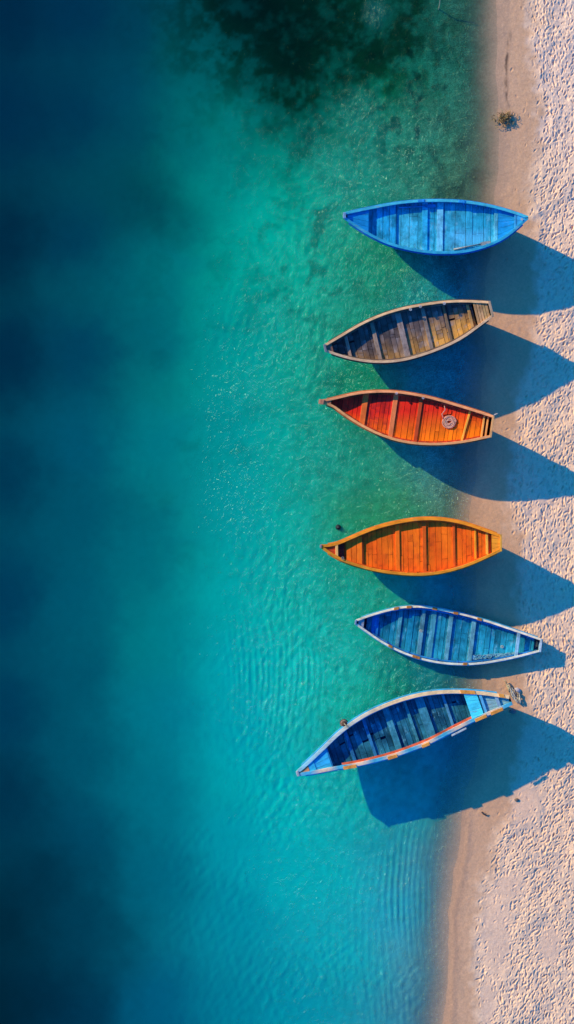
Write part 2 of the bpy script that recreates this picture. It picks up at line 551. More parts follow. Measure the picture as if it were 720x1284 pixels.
b2.thwart(0.445, 0.485, 0.12, (0.36, 0.27, 0.22))
b2.thwart(0.600, 0.625, 0.13, (0.34, 0.25, 0.19))
b2.thwart(0.728, 0.745, 0.15, (0.22, 0.14, 0.08))
b2.thwart(0.865, 0.885, 0.08, (0.62, 0.36, 0.13))
b2.thwart(0.905, 0.985, 0.05, (0.58, 0.34, 0.14), name='stern_slats', boards=5, ja=0.25)
b2.deck(0.01, 0.045, 0.03, (0.34, 0.16, 0.10), 'breasthook', boards=2)
b2.ribs([0.2, 0.25, 0.37, 0.41, 0.54, 0.67, 0.79, 0.83], 1.25, (0.20, 0.14, 0.10))
b2.stringer(0.1, 0.9, 0.16, (0.20, 0.13, 0.09))
b2.stem((0.50, 0.42, 0.36), 0.07, 0.24, 0.05)
b2.transom((0.3, 0.18, 0.09), (0.46, 0.30, 0.18), capw=0.07)
for u, v in ((0.54, 0.86), (0.74, 0.88), (0.6, .9)): b2.ring_bolt(u, v, (0.6, 0.58, 0.58), 0.035)

# ---- 3: red and orange boat
b3 = Boat('wooden_boat',
          [(400.8, 501.5), (412.6, 500), (426, 496.8), (442, 493), (484, 489.6), (529, 495), (574, 507), (617, 521)],
          [(401.2, 506), (416, 510), (432, 521), (452.5, 534), (491, 551), (539, 558), (577.5, 555.5), (617, 548.5)],
          1.5, 'red boat, shaded red to sunlit orange painted inside, with a coil of rope near its flat stern', 0.068)
def c3(u, v):  # shaded upper-left red and sunlit lower-right orange painted into the boards
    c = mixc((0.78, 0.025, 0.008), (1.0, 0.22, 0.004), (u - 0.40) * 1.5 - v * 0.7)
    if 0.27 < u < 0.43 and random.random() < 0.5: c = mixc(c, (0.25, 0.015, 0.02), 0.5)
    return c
b3.hull((0.40, 0.09, 0.02), (0.12, 0.03, 0.02), 0.9)
b3.lining(1.28, lambda u, v: mixc((0.42, 0.02, 0.01), (0.80, 0.16, 0.01), (u - 0.2) - v * .5))  # lining colour carries the same painted shade and sun
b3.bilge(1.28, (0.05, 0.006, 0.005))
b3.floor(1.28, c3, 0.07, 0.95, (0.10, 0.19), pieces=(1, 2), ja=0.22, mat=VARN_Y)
b3.rails((1.0, 0.36, 0.13), (1.0, 0.38, 0.12))
b3.rails((0.5, 0.12, 0.03), u0=0.04, u1=0.98, name='rub_rail', out=0.03, w=0.035, dz=-0.09, hgt=0.05)
b3.deck(0.01, 0.065, 0.02, (0.80, 0.26, 0.12), 'breasthook', boards=2)
b3.thwart(0.240, 0.278, 0.14, (0.80, 0.16, 0.03), mat=VARN_Y)
b3.thwart(0.415, 0.447, 0.13, (0.80, 0.20, 0.06), mat=VARN_Y)
b3.thwart(0.565, 0.590, 0.16, (0.55, 0.08, 0.02), mat=VARN_Y)
b3.thwart(0.848, 0.862, 0.10, (0.95, 0.42, 0.05), skew=-0.012, mat=VARN_Y)
b3.thwart(0.945, 0.958, 0.07, (0.85, 0.42, 0.10), mat=VARN_Y)
b3.thwart(0.968, 0.980, 0.06, (0.80, 0.36, 0.10), mat=VARN_Y)
b3.ribs([0.16, 0.2, 0.33, 0.38, 0.5, 0.54, 0.64, 0.7, 0.76, 0.81, 0.9], 1.29, (0.55, 0.07, 0.02))
b3.stringer(0.12, 0.94, 0.2, (0.55, 0.06, 0.02))
b3.stem((0.85, 0.32, 0.15), 0.16, 0.15, 0.04)
b3.transom((0.6, 0.16, 0.04), (0.85, 0.40, 0.14), capw=0.06)
b3.ring_bolt(0.585, 0.88, (.6, .5, .5), .03); b3.ring_bolt(0.43, 0.9, (.6, .5, .5), .03)
m = MB(); x_ = b3.L / 2; m.tube([(x_ - .02, b3.yt(x_) - .02, b3.top(1) - .05), (x_ + .02, b3.yt(x_) + .03, b3.top(1) + .09), (x_ + .1, b3.yt(x_) + .07, b3.top(1) + .11)], .02, (.55, .45, .4)); m.build('mooring_cleat', PLAIN, b3.root)

# ---- 4: orange boat
b4 = Boat('wooden_boat',
          [(402.2, 683), (410, 682.6), (421, 680.6), (440, 673), (459.4, 664.7), (501, 653), (539, 649), (577.5, 653.6), (612, 664.7), (628, 670.5)],
          [(402.5, 687), (412, 694), (425, 701.5), (459.4, 713.5), (501, 720.5), (539, 721), (577.5, 713), (612, 699), (628, 691)],
          1.46, 'orange varnished boat with a small red bow tip and bright yellow-orange rails', 0.08)
def c4(u, v):
    c = mixc((0.98, 0.125, 0.005), (1.0, 0.175, 0.006), 0.5 + 0.5 * math.sin(u * 37 + v * 2))
    if random.random() < 0.08: c = mixc(c, (0.4, 0.05, 0.01), 0.5)
    return c
b4.hull((0.70, 0.24, 0.03), (0.2, 0.06, 0.02), 0.9)
b4.lining(1.29, lambda u, v: (0.90, 0.13, 0.006))
b4.bilge(1.29, (0.16, 0.025, 0.004))
b4.floor(1.29, c4, 0.12, 0.95, (0.12, 0.2), pieces=(1, 3), ja=0.13, gap=0.010, mat=VARN_Y)
b4.rails((1.0, 0.29, 0.015), (1.0, 0.31, 0.018))
b4.rails((0.75, 0.20, 0.02), u0=0.04, u1=0.98, name='rub_rail', out=0.03, w=0.035, dz=-0.09, hgt=0.05)
b4.deck(0.015, 0.088, 0.04, (0.62, 0.07, 0.015), 'bow_deck', boards=3)
b4.thwart(0.080, 0.096, 0.0, (0.95, 0.45, 0.12), name='bow_beam', mat=VARN_Y)
b4.deck(0.098, 0.128, 0.10, (0.30, 0.02, 0.01), 'bow_locker', boards=5)
b4.thwart(0.140, 0.230, 0.11, (0.90, 0.165, 0.008), boards=3, name='bow_seat', mat=VARN_Y)
b4.bulkhead(0.233, 1.23, 0.12, (0.45, 0.06, 0.01))
b4.thwart(0.415, 0.442, 0.12, (0.92, 0.165, 0.008), mat=VARN_Y)
b4.thwart(0.565, 0.590, 0.14, (0.78, 0.12, 0.01), mat=VARN_Y)
b4.thwart(0.735, 0.750, 0.16, (0.70, 0.10, 0.01), mat=VARN_Y)
b4.thwart(0.855, 0.868, 0.10, (0.95, 0.34, 0.02), mat=VARN_Y)
b4.thwart(0.918, 0.934, 0.05, (0.98, 0.46, 0.06), mat=VARN_Y)
b4.deck(0.950, 0.995, 0.03, (0.92, 0.30, 0.02), 'stern_deck', boards=4)
b4.ribs([0.28, 0.33, 0.38, 0.48, 0.53, 0.63, 0.68, 0.8], 1.30, (0.78, 0.13, 0.01))
b4.stringer(0.14, 0.92, 0.10, (0.72, 0.12, 0.01), w=0.04)
b4.stem((0.75, 0.40, 0.36), 0.06, 0.10, 0.04)
b4.transom((0.7, 0.22, 0.03), (0.95, 0.42, 0.05), capw=0.05)
b4.ring_bolt(0.12, -0.7, (.3, .25, .2), .04)

# ---- 5: blue boat with white rails, lower in the sand
b5 = Boat('wooden_boat',
          [(446, 777), (462, 771.5), (480.5, 766), (503, 761), (524, 759.8), (567, 766.5), (610.6, 778), (646.7, 790), (678, 801)],
          [(446, 783), (460, 793), (477, 804.6), (516.7, 823.5), (553, 832), (592.5, 833.5), (632, 828), (678, 817)],
          0.40, 'blue flat-sterned boat with white rails and orange oarlock pads, casting the shortest shadow', 0.055)
def c5(u, v):
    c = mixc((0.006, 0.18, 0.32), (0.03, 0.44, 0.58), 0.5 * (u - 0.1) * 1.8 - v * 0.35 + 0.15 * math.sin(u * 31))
    return c
Z5 = 0.19
b5.hull((0.02, 0.22, 0.50), (0.02, 0.06, 0.14), 0.6)
b5.lining(Z5, lambda u, v: (0.008, 0.15, 0.32), rows=3)
b5.bilge(Z5, (0.003, 0.02, 0.09))
b5.floor(Z5, c5, 0.06, 0.97, (0.14, 0.24), mat=BLUE_Y, pieces=(1, 2), ja=.2)
b5.rails((0.98, 0.82, 0.58), (0.95, 0.84, 0.60))
b5.rails((0.05, 0.36, 0.58), u0=0.03, u1=0.98, name='rub_rail', out=0.03, w=0.035, dz=-0.08, hgt=0.05)
b5.deck(0.015, 0.045, 0.03, (0.35, 0.42, 0.48), 'breasthook', boards=2)
T5 = (0.06, 0.30, 0.38)
b5.thwart(0.085, 0.13, 0.14, (0.012, 0.16, 0.5), mat=BLUE_Y)
b5.thwart(0.225, 0.250, 0.12, T5, mat=BLUE_Y)
b5.thwart(0.345, 0.372, 0.09, (0.12, 0.36, 0.44), mat=BLUE_Y)
b5.thwart(0.400, 0.432, 0.14, T5, mat=BLUE_Y)
b5.thwart(0.495, 0.522, 0.08, (0.12, 0.38, 0.46), mat=BLUE_Y)
b5.thwart(0.620, 0.648, 0.08, (0.14, 0.40, 0.48), mat=BLUE_Y)
b5.thwart(0.868, 0.886, 0.03, (0.35, 0.62, 0.75), name='stern_beam', mat=BLUE_Y)
b5.ribs([0.18, 0.30, 0.46, 0.57, 0.70, 0.76, 0.82, 0.93], Z5 + .01, (0.02, 0.22, 0.6))
b5.stringer(0.1, 0.96, 0.11, (0.03, 0.24, 0.58), w=0.04)
b5.stem((0.50, 0.56, 0.60), 0.06, 0.15, 0.04)
b5.transom((0.2, 0.4, 0.55), (0.60, 0.68, 0.70), capw=0.06)
OR = (0.55, 0.22, 0.05)
for u in (0.195, 0.262, 0.40, 0.515, 0.645): b5.pad(u, 1, OR, 0.15)
for u in (0.19, 0.325, 0.345, 0.60): b5.pad(u, -1, OR, 0.13)
for u, v in ((0.355, 0.05), (0.80, -0.2)):
    b5.ring_bolt(u, v * 1.0, (.55, .5, .4), .04, dz=-0.10 if u < .5 else -0.19, name='cleat')

# ---- 6: long blue boat with cream and orange trim
b6 = Boat('wooden_boat',
          [(371, 967), (386, 954), (403, 938), (424, 918), (446, 901.7), (489, 880.5), (532, 868.5), (566.7, 865.5), (601, 867), (641, 871.5)],
          [(375, 972.7), (395, 970), (416, 966), (448, 960.5), (480.5, 953), (511, 943.5), (541, 931.5), (575, 914), (600, 902), (618, 894.5), (641, 884)],
          1.48, 'long slanted blue boat with cream upper rail and orange trim, bottom boat in the row', 0.09)
def c6(u, v):
    return mixc((0.010, 0.085, 0.16), (0.03, 0.21, 0.29), 0.45 + 0.4 * math.sin(u * 27 + 3 * v) + 0.1 * random.random())
b6.bow_lift = 0.04; b6.bow_len = 0.30; b6.rake_len = 0.40; b6.rake_pow = 1.5
b6.hull((0.03, 0.28, 0.50), (0.03, 0.07, 0.14), 0.75)
b6.lining(1.16, lambda u, v: (0.010, 0.09, 0.22))
b6.bilge(1.16, (0.003, 0.02, 0.08))
b6.floor(1.16, c6, 0.12, 0.84, (0.12, 0.20), mat=BLUE_Y, pieces=(2, 4), ja=0.28)
b6.rails((0.66, 0.62, 0.52), (0.50, 0.56, 0.56), cfun=lambda u, sd: (mixc((0.30, 0.58, 0.62), (0.98, 0.62, 0.30), (u - .05) * 2.2) if sd > 0 else mixc((0.98, 0.66, 0.40), (0.08, 0.46, 0.58), 0.55 + 0.6 * math.sin(u * 40))), w=0.10)
b6.rails((0.05, 0.38, 0.62), u0=0.03, u1=0.95, name='rub_rail', out=0.04, w=0.045, dz=-0.08, hgt=0.05)
b6.stringer(0.20, 0.82, 0.05, (0.85, 0.14, 0.05), sides=(-1,), w=0.085, name='inner_rail')
b6.stringer(0.16, 0.82, 0.07, (0.05, 0.34, 0.60), sides=(1,), w=0.05, name='inner_rail')
b6.deck(0.015, 0.055, 0.02, (0.72, 0.28, 0.12), 'breasthook', boards=2)
b6.deck(0.056, 0.085, 0.03, (0.04, 0.50, 0.72), 'bow_deck', boards=3)
b6.deck(0.086, 0.155, 0.05, (0.04, 0.42, 0.66), 'bow_deck', boards=4)
b6.bulkhead(0.158, 1.13, 0.06, (0.03, 0.25, 0.5))
W6 = (0.05, 0.27, 0.34)
b6.thwart(0.250, 0.268, 0.24, (0.03, 0.2, 0.42), mat=BLUE_Y)
b6.thwart(0.345, 0.362, 0.18, (0.04, 0.24, 0.46), mat=BLUE_Y)
b6.thwart(0.445, 0.478, 0.14, W6, mat=BLUE_Y)
b6.thwart(0.545, 0.560, 0.18, W6, mat=BLUE_Y)
b6.thwart(0.595, 0.640, 0.11, (0.06, 0.30, 0.40), mat=BLUE_Y)
b6.thwart(0.715, 0.730, 0.15, (0.10, 0.34, 0.50), mat=BLUE_Y)
b6.deck(0.810, 0.865, 0.02, (0.08, 0.74, 0.85), 'stern_deck', boards=3)
b6.deck(0.868, 0.992, 0.10, (0.24, 0.46, 0.50), 'stern_locker', boards=5)
b6.thwart(0.872, 0.884, 0.03, (0.12, 0.45, 0.66), name='stern_beam', mat=BLUE_Y)
b6.thwart(0.935, 0.950, 0.03, (0.25, 0.40, 0.48), name='stern_beam', mat=BLUE_Y)
b6.ribs([0.2, 0.3, 0.4, 0.51, 0.58, 0.67, 0.76], 1.17, (0.02, 0.18, 0.42))
b6.stem((0.72, 0.66, 0.55), 0.08, 0.10, 0.05)
for u, ln in ((0.80, 0.42), (0.955, 0.16)): b6.pad(u, 1, (0.95, 0.36, 0.06), ln, 0.12, name='trim_block')
for u, ln in ((0.20, 0.4), (0.40, 0.3), (0.56, 0.25), (0.82, 0.38), (0.895, 0.40)): b6.pad(u, -1, (0.95, 0.36, 0.06), ln, 0.10, name='trim_block', out=0.03)
b6.pad(0.70, -1, (0.60, 0.62, 0.60), 0.5, 0.05, name='trim_block', out=0.10)

# ---- loose things in the boats
def oar(name, p0, p1, label, cat='oar', c=(0.36, 0.36, 0.36)):
    A, B = Vector(p0), Vector(p1)
    root = empty(name, A, math.atan2(B.y - A.y, B.x - A.x)); tag(root, label, cat)
    ln = (B - A).length
    tilt = math.asin((B.z - A.z) / ln); root.rotation_euler = (0, -tilt, root.rotation_euler.z)
    m = MB(); m.tube([(ln * 0.0, 0, 0), (ln * .3, 0, 0), (ln * .72, 0, 0)], 0.024, c); m.build('shaft', PLAIN, root, smooth=True)
    m = MB(); rings = []
    for t, w in ((0.70, .024), (.75, .05), (.85, .055), (.97, .05), (1.0, .035)):
        x = ln * t; rings.append([(x, -w, -.008), (x, w, -.008), (x, w, .010), (x, -w, .010)])
    m.loft(rings, [c] * 5); m.build('blade', PLAIN, root)

oar('oar', b1.world(.60, -.82, 1.33), b1.world(.80, -.82, 1.345), 'pale wooden oar lying along the lower side inside the topmost blue boat')
oar('oar', b1.world(.30, .78, 1.33), b1.world(.50, .80, 1.33), 'blue painted oar stowed under the upper rail of the topmost blue boat', c=(0.03, 0.30, 0.66))

# rope coil in boat 3
m = MB(); cw_ = b3.world(.755, .08, 1.21)
pts = []
for i in range(180):
    a = i / 180 * 2 * math.pi * 5; r = .215 - .034 * (a / 6.283) + .006 * math.sin(2.3 * a)
    pts.append((r * math.cos(a), r * 0.96 * math.sin(a), .02 + .006 * math.sin(1.7 * a)))
m.tube(pts, .016, (0.80, 0.40, 0.26), n=6)
m.tube([(-.17, .1, .03), (-.22, .25, .03), (-.12, .38, .1), (-.15, .5, .12)], .013, (0.74, 0.38, 0.25))
o = m.build('rope_coil', ROPE, None, smooth=True); o.location = (cw_[0], cw_[1], 1.292)
tag(o, 'pale coil of rope lying on the orange floorboards of the red boat', 'rope')

# heaps of net
tangle('fishing_net', lambda t, v: b5.world(.645 + .24 * t, -.70 + .10 * v + .02 * t, Z5), 10, 44, .009,
       [(0.20, 0.52, 0.62), (0.10, 0.40, 0.58), (0.3, .60, .66)], 'pale blue netting heaped near the stern inside the white-railed blue boat', 'net')

# fender hanging on boat 6
fx = P(431.5, 907, 1.33)
root = empty('boat_fender', fx, 0.6); tag(root, 'dark brown round fender hung on the upper side of the long slanted blue boat', 'fender')
m = MB(); rings = []
for i in range(9):
    t = -1 + 2 * i / 8; r = .13 * math.sqrt(max(.02, 1 - t * t)) ; rings.append([(r * math.cos(a), r * math.sin(a), t * .18 - .05) for a in np.linspace(0, 2 * math.pi, 13)[:-1]])
m.loft(rings, [(.10, .05, .035)] * 9); m.build('fender_body', PLAIN, root, smooth=True)
m = MB(); m.tube([(0, 0, .12), (.02, -.04, .2), (.05, -.16, .22)], .016, (.4, .3, .2)); m.tube([(.0 + .09 * math.cos(a), .09 * math.sin(a), .06) for a in np.linspace(0, 6.28, 12)], .014, (.5, .36, .28)); m.build('lanyard', ROPE, root)

# ------------------------------------------------------------------ beach and seabed (one sheet)
def axis(fine0, fine1, step, lo, hi):
    a = list(np.arange(fine0, fine1, step))
    d = step; x = a[-1]
    while x < hi:
        d *= 1.35; x += d; a.append(x)
    d = step; x = a[0]; pre = []
    while x > lo:
        d *= 1.35; x -= d; pre.append(x)
    return np.array(pre[::-1] + a)


def grid_mesh(name, X, Y, Zf, attrs, mat):
    nx, ny = len(X), len(Y)
    co = np.empty((ny, nx, 3), np.float32)
    gx, gy = np.meshgrid(X, Y)
    co[..., 0] = gx; co[..., 1] = gy; co[..., 2] = Zf
    me = bpy.data.meshes.new(name)
    me.vertices.add(nx * ny); me.vertices.foreach_set('co', co.ravel())
    idx = np.arange(nx * ny).reshape(ny, nx)
    q = np.stack([idx[:-1, :-1], idx[:-1, 1:], idx[1:, 1:], idx[1:, :-1]], -1).reshape(-1, 4)
    nf = len(q)
    me.loops.add(nf * 4); me.loops.foreach_set('vertex_index', q.ravel().astype(np.int32))
    me.polygons.add(nf); me.polygons.foreach_set('loop_start', (np.arange(nf) * 4).astype(np.int32))
    me.update(calc_edges=True)
    me.shade_smooth()
    for k, arr in attrs.items():
        if arr.ndim == 3:
            a = me.color_attributes.new(k, 'FLOAT_COLOR', 'POINT'); a.data.foreach_set('color', arr.astype(np.float32).ravel())
        else:
            a = me.attributes.new(k, 'FLOAT', 'POINT'); a.data.foreach_set('value', arr.astype(np.float32).ravel())
    me.materials.append(mat)
    o = bpy.data.objects.new(name, me); col.objects.link(o)
    return o


def shore(py):   # waterline
    return np.interp(py, [0, 200, 300, 420, 520, 600, 650, 720, 800, 900, 960, 1030, 1100, 1200, 1284],
                     [624, 622, 616, 606, 602, 596, 590, 596, 600, 604, 592, 577, 570, 562, 556])
def dry(py):     # edge of the trampled dry sand
    return np.interp(py, [0, 150, 240, 300, 420, 500, 600, 700, 800, 900, 960, 1000, 1050, 1100, 1180, 1284],
                     [672, 677, 668, 672, 670, 655, 640, 650, 662, 668, 650, 652, 628, 606, 604, 600])

X = axis((548 - CX) * S, (840 - CX) * S, 0.018, -400, 400)
Y = axis((CY - 1330) * S, (CY + 50) * S, 0.020, -400, 400)
gx, gy = np.meshgrid(X, Y)
px = gx / S + CX; py = CY - gy / S
pyc = np.clip(py, 0, 1284)
wob = (fbm(gx * .8, gy * .8, 5) - .5)
sx = shore(pyc) + wob * 14
dx = dry(pyc) + wob * 26 + (fbm(gx * 3, gy * 3, 9) - .5) * 14
ds = px - sx                     # >0 on land
# base profile in metres
z = np.where(ds > 0, 0.05 * (1 - np.exp(-np.clip(ds, 0, 1e9) / 60)) + np.clip(ds - 200, 0, 4000) * S * 0.02,
             -0.0 + np.clip(ds, -60, 0) * S * 0.08 - np.clip(-ds - 60, 0, 1e9) * S * 0.25)
z = np.maximum(z, -7.0)
land = sstep(-3, 10, ds)
dryf = sstep(-6, 8, px - dx)
# smooth patches within the dry sand
for (ex, ey, ea, eb) in ((622, 1170, 20, 62), (652, 1005, 26, 34), (690, 1185, 14, 24), (612, 1260, 10, 30), (640, 1110, 18, 16), (655, 920, 22, 30)):
    d = ((px - ex) / ea) ** 2 + ((py - ey) / eb) ** 2
    dryf *= 1 - 0.92 * np.exp(-d ** 2)
z += land * (fbm(gx * 1.3, gy * 1.3, 21) - .5) * 0.05 * (0.2 + dryf)
z += dryf * (fbm(gx * 6, gy * 5, 31, 3) - .5) * 0.028 + dryf * (fbm(gx * 2.2, gy * 1.6, 33, 3) - .5) * 0.06
z += land * (fbm(gx * 9, gy * 9, 37, 3) - .5) * 0.010
# water-laid lines along the shore
ln = np.exp(-((px - sx - 9 - 3 * np.sin(py * .02)) / 4.0) ** 2) * sstep(900, 1050, py)
z += ln * 0.007
# footprints
fx0, fx1 = 600, 838
n_f = 0
H = np.zeros_like(z)
cell = 4.5
fpd = fbm(gx * .9, gy * .7, 35, 3)
for iy in np.arange(-45, 1328, cell * 1.12):
    for ix in np.arange(fx0, fx1, cell * 0.86):
        if rng.random() < 0.04: continue
        fx_ = ix + rng.uniform(-3.0, 3.0); fy_ = iy + rng.uniform(-3.4, 3.4)
        wx, wy = (fx_ - CX) * S, (CY - fy_) * S
        i = int(np.searchsorted(X, wx)); j = int(np.searchsorted(Y, wy))
        if i < 12 or j < 12 or i > len(X) - 12 or j > len(Y) - 12: continue
        dv = dryf[j, i]
        if rng.random() > dv * (.70 + .5 * sstep(.3, .5, fpd[j, i])) + (0.03 if ds[j, i] > 18 else 0): continue
        base = 0.35 * math.sin(fy_ * .009 + 1.2) - 0.28
        th = base + rng.normal(0, 0.38)
        sc_ = rng.choice([.75, 1.0, 1.25], p=[.35, .45, .2]); sl = sc_ * rng.uniform(.042, .076); ss = sc_ * rng.uniform(.019, .028); dep = rng.uniform(.012, .034) * sc_ * max(dv, .5)
        X0, X1 = i - 11, i + 12; Y0, Y1 = j - 10, j + 11
        ddx = gx[Y0:Y1, X0:X1] - wx; ddy = gy[Y0:Y1, X0:X1] - wy
        a = ddx * math.sin(-th) + ddy * math.cos(th); b = ddx * math.cos(th) - ddy * math.sin(-th)
        b = b + 5.0 * rng.uniform(-.6, .6) * a * a
        r2 = (a / sl) ** 2 + (b / ss) ** 2
        H[Y0:Y1, X0:X1] += -dep * np.exp(-r2 ** 1.4) + 0.24 * dep * np.exp(-(np.sqrt(r2) - 1.55) ** 2 / .25)
        n_f += 1
z += np.clip(H, -0.075, 0.05)
# colours
dry_c = np.array([0.96, 0.60, 0.36]); damp = np.array([0.72, 0.39, 0.205]); wet = np.array([0.56, 0.32, 0.18]); bed = np.array([0.30, 0.22, 0.13])
pink = np.array([0.96, 0.625, 0.42])
C = np.empty((*z.shape, 4)); C[..., 3] = 1
t_dry = sstep(-14, 12, px - dx + (fbm(gx * 4, gy * 4, 41) - .5) * 22)[..., None]
t_damp = sstep(0, 26, ds + (fbm(gx * 2, gy * 2, 43) - .5) * 26)[..., None]
t_land = sstep(-40, 10, ds)[..., None]
base = bed * (1 - t_land) + wet * t_land
base = base * (1 - t_damp) + damp * t_damp
tp = np.clip(fbm(gx * .5, gy * .5, 47) * 1.6 - .3 + (300 - py[..., ] * 1.0) / 900, 0, 1)[..., None]
drc = dry_c * (1 - tp) + pink * tp
base = base * (1 - t_dry) + drc * t_dry
smooth_patch = (sstep(-6, 8, px - dx) - dryf)[..., None]
base = base * (1 - .6 * smooth_patch) + np.array([0.86, 0.52, 0.33]) * .6 * smooth_patch
orange = (np.exp(-((px - sx - 6) / 8.0) ** 2) * sstep(1000, 1090, py))[..., None]
base = base * (1 - .75 * orange) + np.array([0.66, 0.34, 0.17]) * .75 * orange
grav = (vnoise(gx * 16, gy * 16, 51) - .5) * .4 + (vnoise(gx * 30, gy * 30, 53) - .5) * .4
base = base * (1 + grav[..., None] * (0.30 + 0.7 * (1 - t_land)) * .8)
# tide line of dark debris on the upper beach
tl = np.exp(-((px - 637 - 3 * np.sin(py * .05)) / 2.2) ** 2) * sstep(35, 50, py) * (1 - sstep(128, 138, py)) * sstep(.42, .62, fbm(gx * 5, gy * 2, 57))
base = base * (1 - .75 * tl[..., None])
C[..., :3] = np.clip(base * 1.0, 0, 1)
wetness = 1 - sstep(4, 44, ds)

m, nt, N, L = nmat('sand')
out = N.new('ShaderNodeOutputMaterial'); p = N.new('ShaderNodeBsdfPrincipled'); L.new(p.outputs[0], out.inputs[0])
at = N.new('ShaderNodeAttribute'); at.attribute_name = 'Col'
aw = N.new('ShaderNodeAttribute'); aw.attribute_name = 'wet'
tc = N.new('ShaderNodeTexCoord')
n1 = N.new('ShaderNodeTexNoise'); n1.inputs['Scale'].default_value = 22; n1.inputs['Detail'].default_value = 8; n1.inputs['Roughness'].default_value = .75
L.new(tc.outputs['Object'], n1.inputs['Vector'])
mr = N.new('ShaderNodeMapRange'); mr.inputs[1].default_value = .3; mr.inputs[2].default_value = .7; mr.inputs[3].default_value = .84; mr.inputs[4].default_value = 1.2
L.new(n1.outputs['Fac'], mr.inputs[0])
mx = N.new('ShaderNodeMix'); mx.data_type = 'RGBA'; mx.blend_type = 'MULTIPLY'; mx.inputs[0].default_value = 1
L.new(at.outputs['Color'], mx.inputs[6]); L.new(mr.outputs[0], mx.inputs[7]); L.new(mx.outputs[2], p.inputs['Base Color'])
mr2 = N.new('ShaderNodeMapRange'); mr2.inputs[3].default_value = .95; mr2.inputs[4].default_value = .45
L.new(aw.outputs['Fac'], mr2.inputs[0]); L.new(mr2.outputs[0], p.inputs['Roughness'])
p.inputs['Specular IOR Level'].default_value = .25
bp = N.new('ShaderNodeBump'); bp.inputs['Strength'].default_value = .35; bp.inputs['Distance'].default_value = .03
L.new(n1.outputs['Fac'], bp.inputs['Height']); L.new(bp.outputs[0], p.inputs['Normal'])
beach = grid_mesh('beach', X, Y, z, {'Col': C, 'wet': wetness}, m)
tag(beach, 'pale pink sand beach running down under the sea', 'beach', kind='structure')

# ------------------------------------------------------------------ sea
CP = [  # photo x, y and the sunlit water colour; bluer where boat shadows fall, to tint them
(10,20,0,42,80),(10,150,0,45,85),(10,300,0,40,75),(10,450,0,42,80),(10,600,0,54,92),(10,750,0,56,98),(10,900,0,57,98),(10,1000,0,48,84),(10,1150,0,40,68),(10,1270,0,37,64),
(60,1100,0,46,76),(60,1250,0,42,72),
(100,20,0,48,85),(100,150,0,50,86),(100,300,0,54,90),(100,450,0,62,98),(100,560,0,82,115),(100,660,0,80,110),(100,750,0,85,115),(100,850,0,80,110),(100,950,0,82,112),(100,1050,0,72,105),(100,1150,0,62,92),(100,1270,0,52,85),
(170,40,0,60,88),(170,110,0,66,98),(170,180,0,64,92),(170,250,0,60,84),(200,250,0,62,80),(200,340,0,112,124),(200,420,0,90,112),(160,340,0,82,105),
(240,60,0,78,88),(240,120,0,104,110),(230,190,0,102,110),(250,230,0,124,122),(280,90,0,75,80),
(200,560,0,116,132),(180,700,0,102,122),(200,800,0,122,135),(200,900,0,115,138),(200,1000,0,108,132),(200,1100,0,98,126),(200,1270,0,88,125),
(300,150,0,120,115),(300,250,0,140,130),(300,350,0,150,135),(270,420,0,134,132),(300,450,0,146,140),(300,550,0,138,138),(300,650,0,140,142),(300,750,0,155,155),(300,850,0,150,158),(300,950,0,148,160),(300,1050,0,136,158),(300,1150,0,124,150),(300,1270,0,112,140),
(370,180,0,120,105),(370,250,0,155,135),(350,300,0,165,148),(380,350,0,158,135),(380,450,0,150,130),(370,550,0,155,140),(370,650,0,160,148),(380,750,0,165,155),(370,850,0,168,165),(370,1000,0,165,175),(370,1100,0,152,165),(370,1270,0,128,152),
(455,160,8,128,104),(430,185,4,120,100),(420,220,0,135,115),(430,300,0,138,116),(450,340,5,125,95),(500,340,20,112,75),(440,470,5,122,95),(460,490,5,118,88),(430,580,5,135,118),(470,600,20,125,100),(500,640,60,112,70),(440,660,30,130,95),(470,650,45,118,75),(430,720,5,135,118),(450,740,0,138,125),(420,800,10,160,150),(440,860,10,155,140),(500,850,12,105,82),(560,850,10,70,90),
(450,1000,0,155,165),(430,1100,0,158,170),(430,1200,0,150,168),(430,1270,0,132,155),(500,1050,0,125,150),(500,1150,20,138,172),(500,1270,40,116,145),(530,1100,65,132,160),(540,1200,95,128,150),(540,1270,110,118,140),(560,1060,95,125,150),
(480,130,10,112,88),(520,200,35,108,82),(560,150,48,102,86),(600,150,98,100,88),(590,220,88,90,72),(610,180,110,104,88),(560,50,28,88,78),(600,30,92,95,84),(520,100,22,100,85),
(330,20,0,26,36),(380,60,0,28,34),(300,20,0,36,46),(350,90,0,34,40),(430,20,2,42,46),(380,120,0,38,42),(450,90,4,42,42),(500,40,8,48,48),(468,18,14,84,78),(540,20,18,70,65),(420,120,2,55,55),(400,140,2,75,72),
(580,360,66,145,172),(560,640,112,104,80),(590,640,138,110,92),(600,230,118,100,84),(560,400,35,132,160),(580,480,64,144,172),(570,600,115,108,96),(560,800,35,132,160),(540,460,14,132,150),(560,580,55,138,160),(560,700,40,140,168),(560,990,35,125,140),(520,980,12,135,140),(570,920,40,140,168),(540,340,20,115,115),  # bluer under the boats so their shadows on the water turn blue
]
E_SUN = np.array([0.68, 0.80, 1.20])
cp = np.array(CP, float)
lf = np.clip((140 - cp[:, 0]) / 110, 0, 1)
cp[:, 3] *= 1 - .03 * lf; cp[:, 4] *= 1 - .10 * lf
ca = np.clip(np.array([lin(c) for c in cp[:, 2:]]) - np.array([0, .004, .014]), 0, 1) / E_SUN

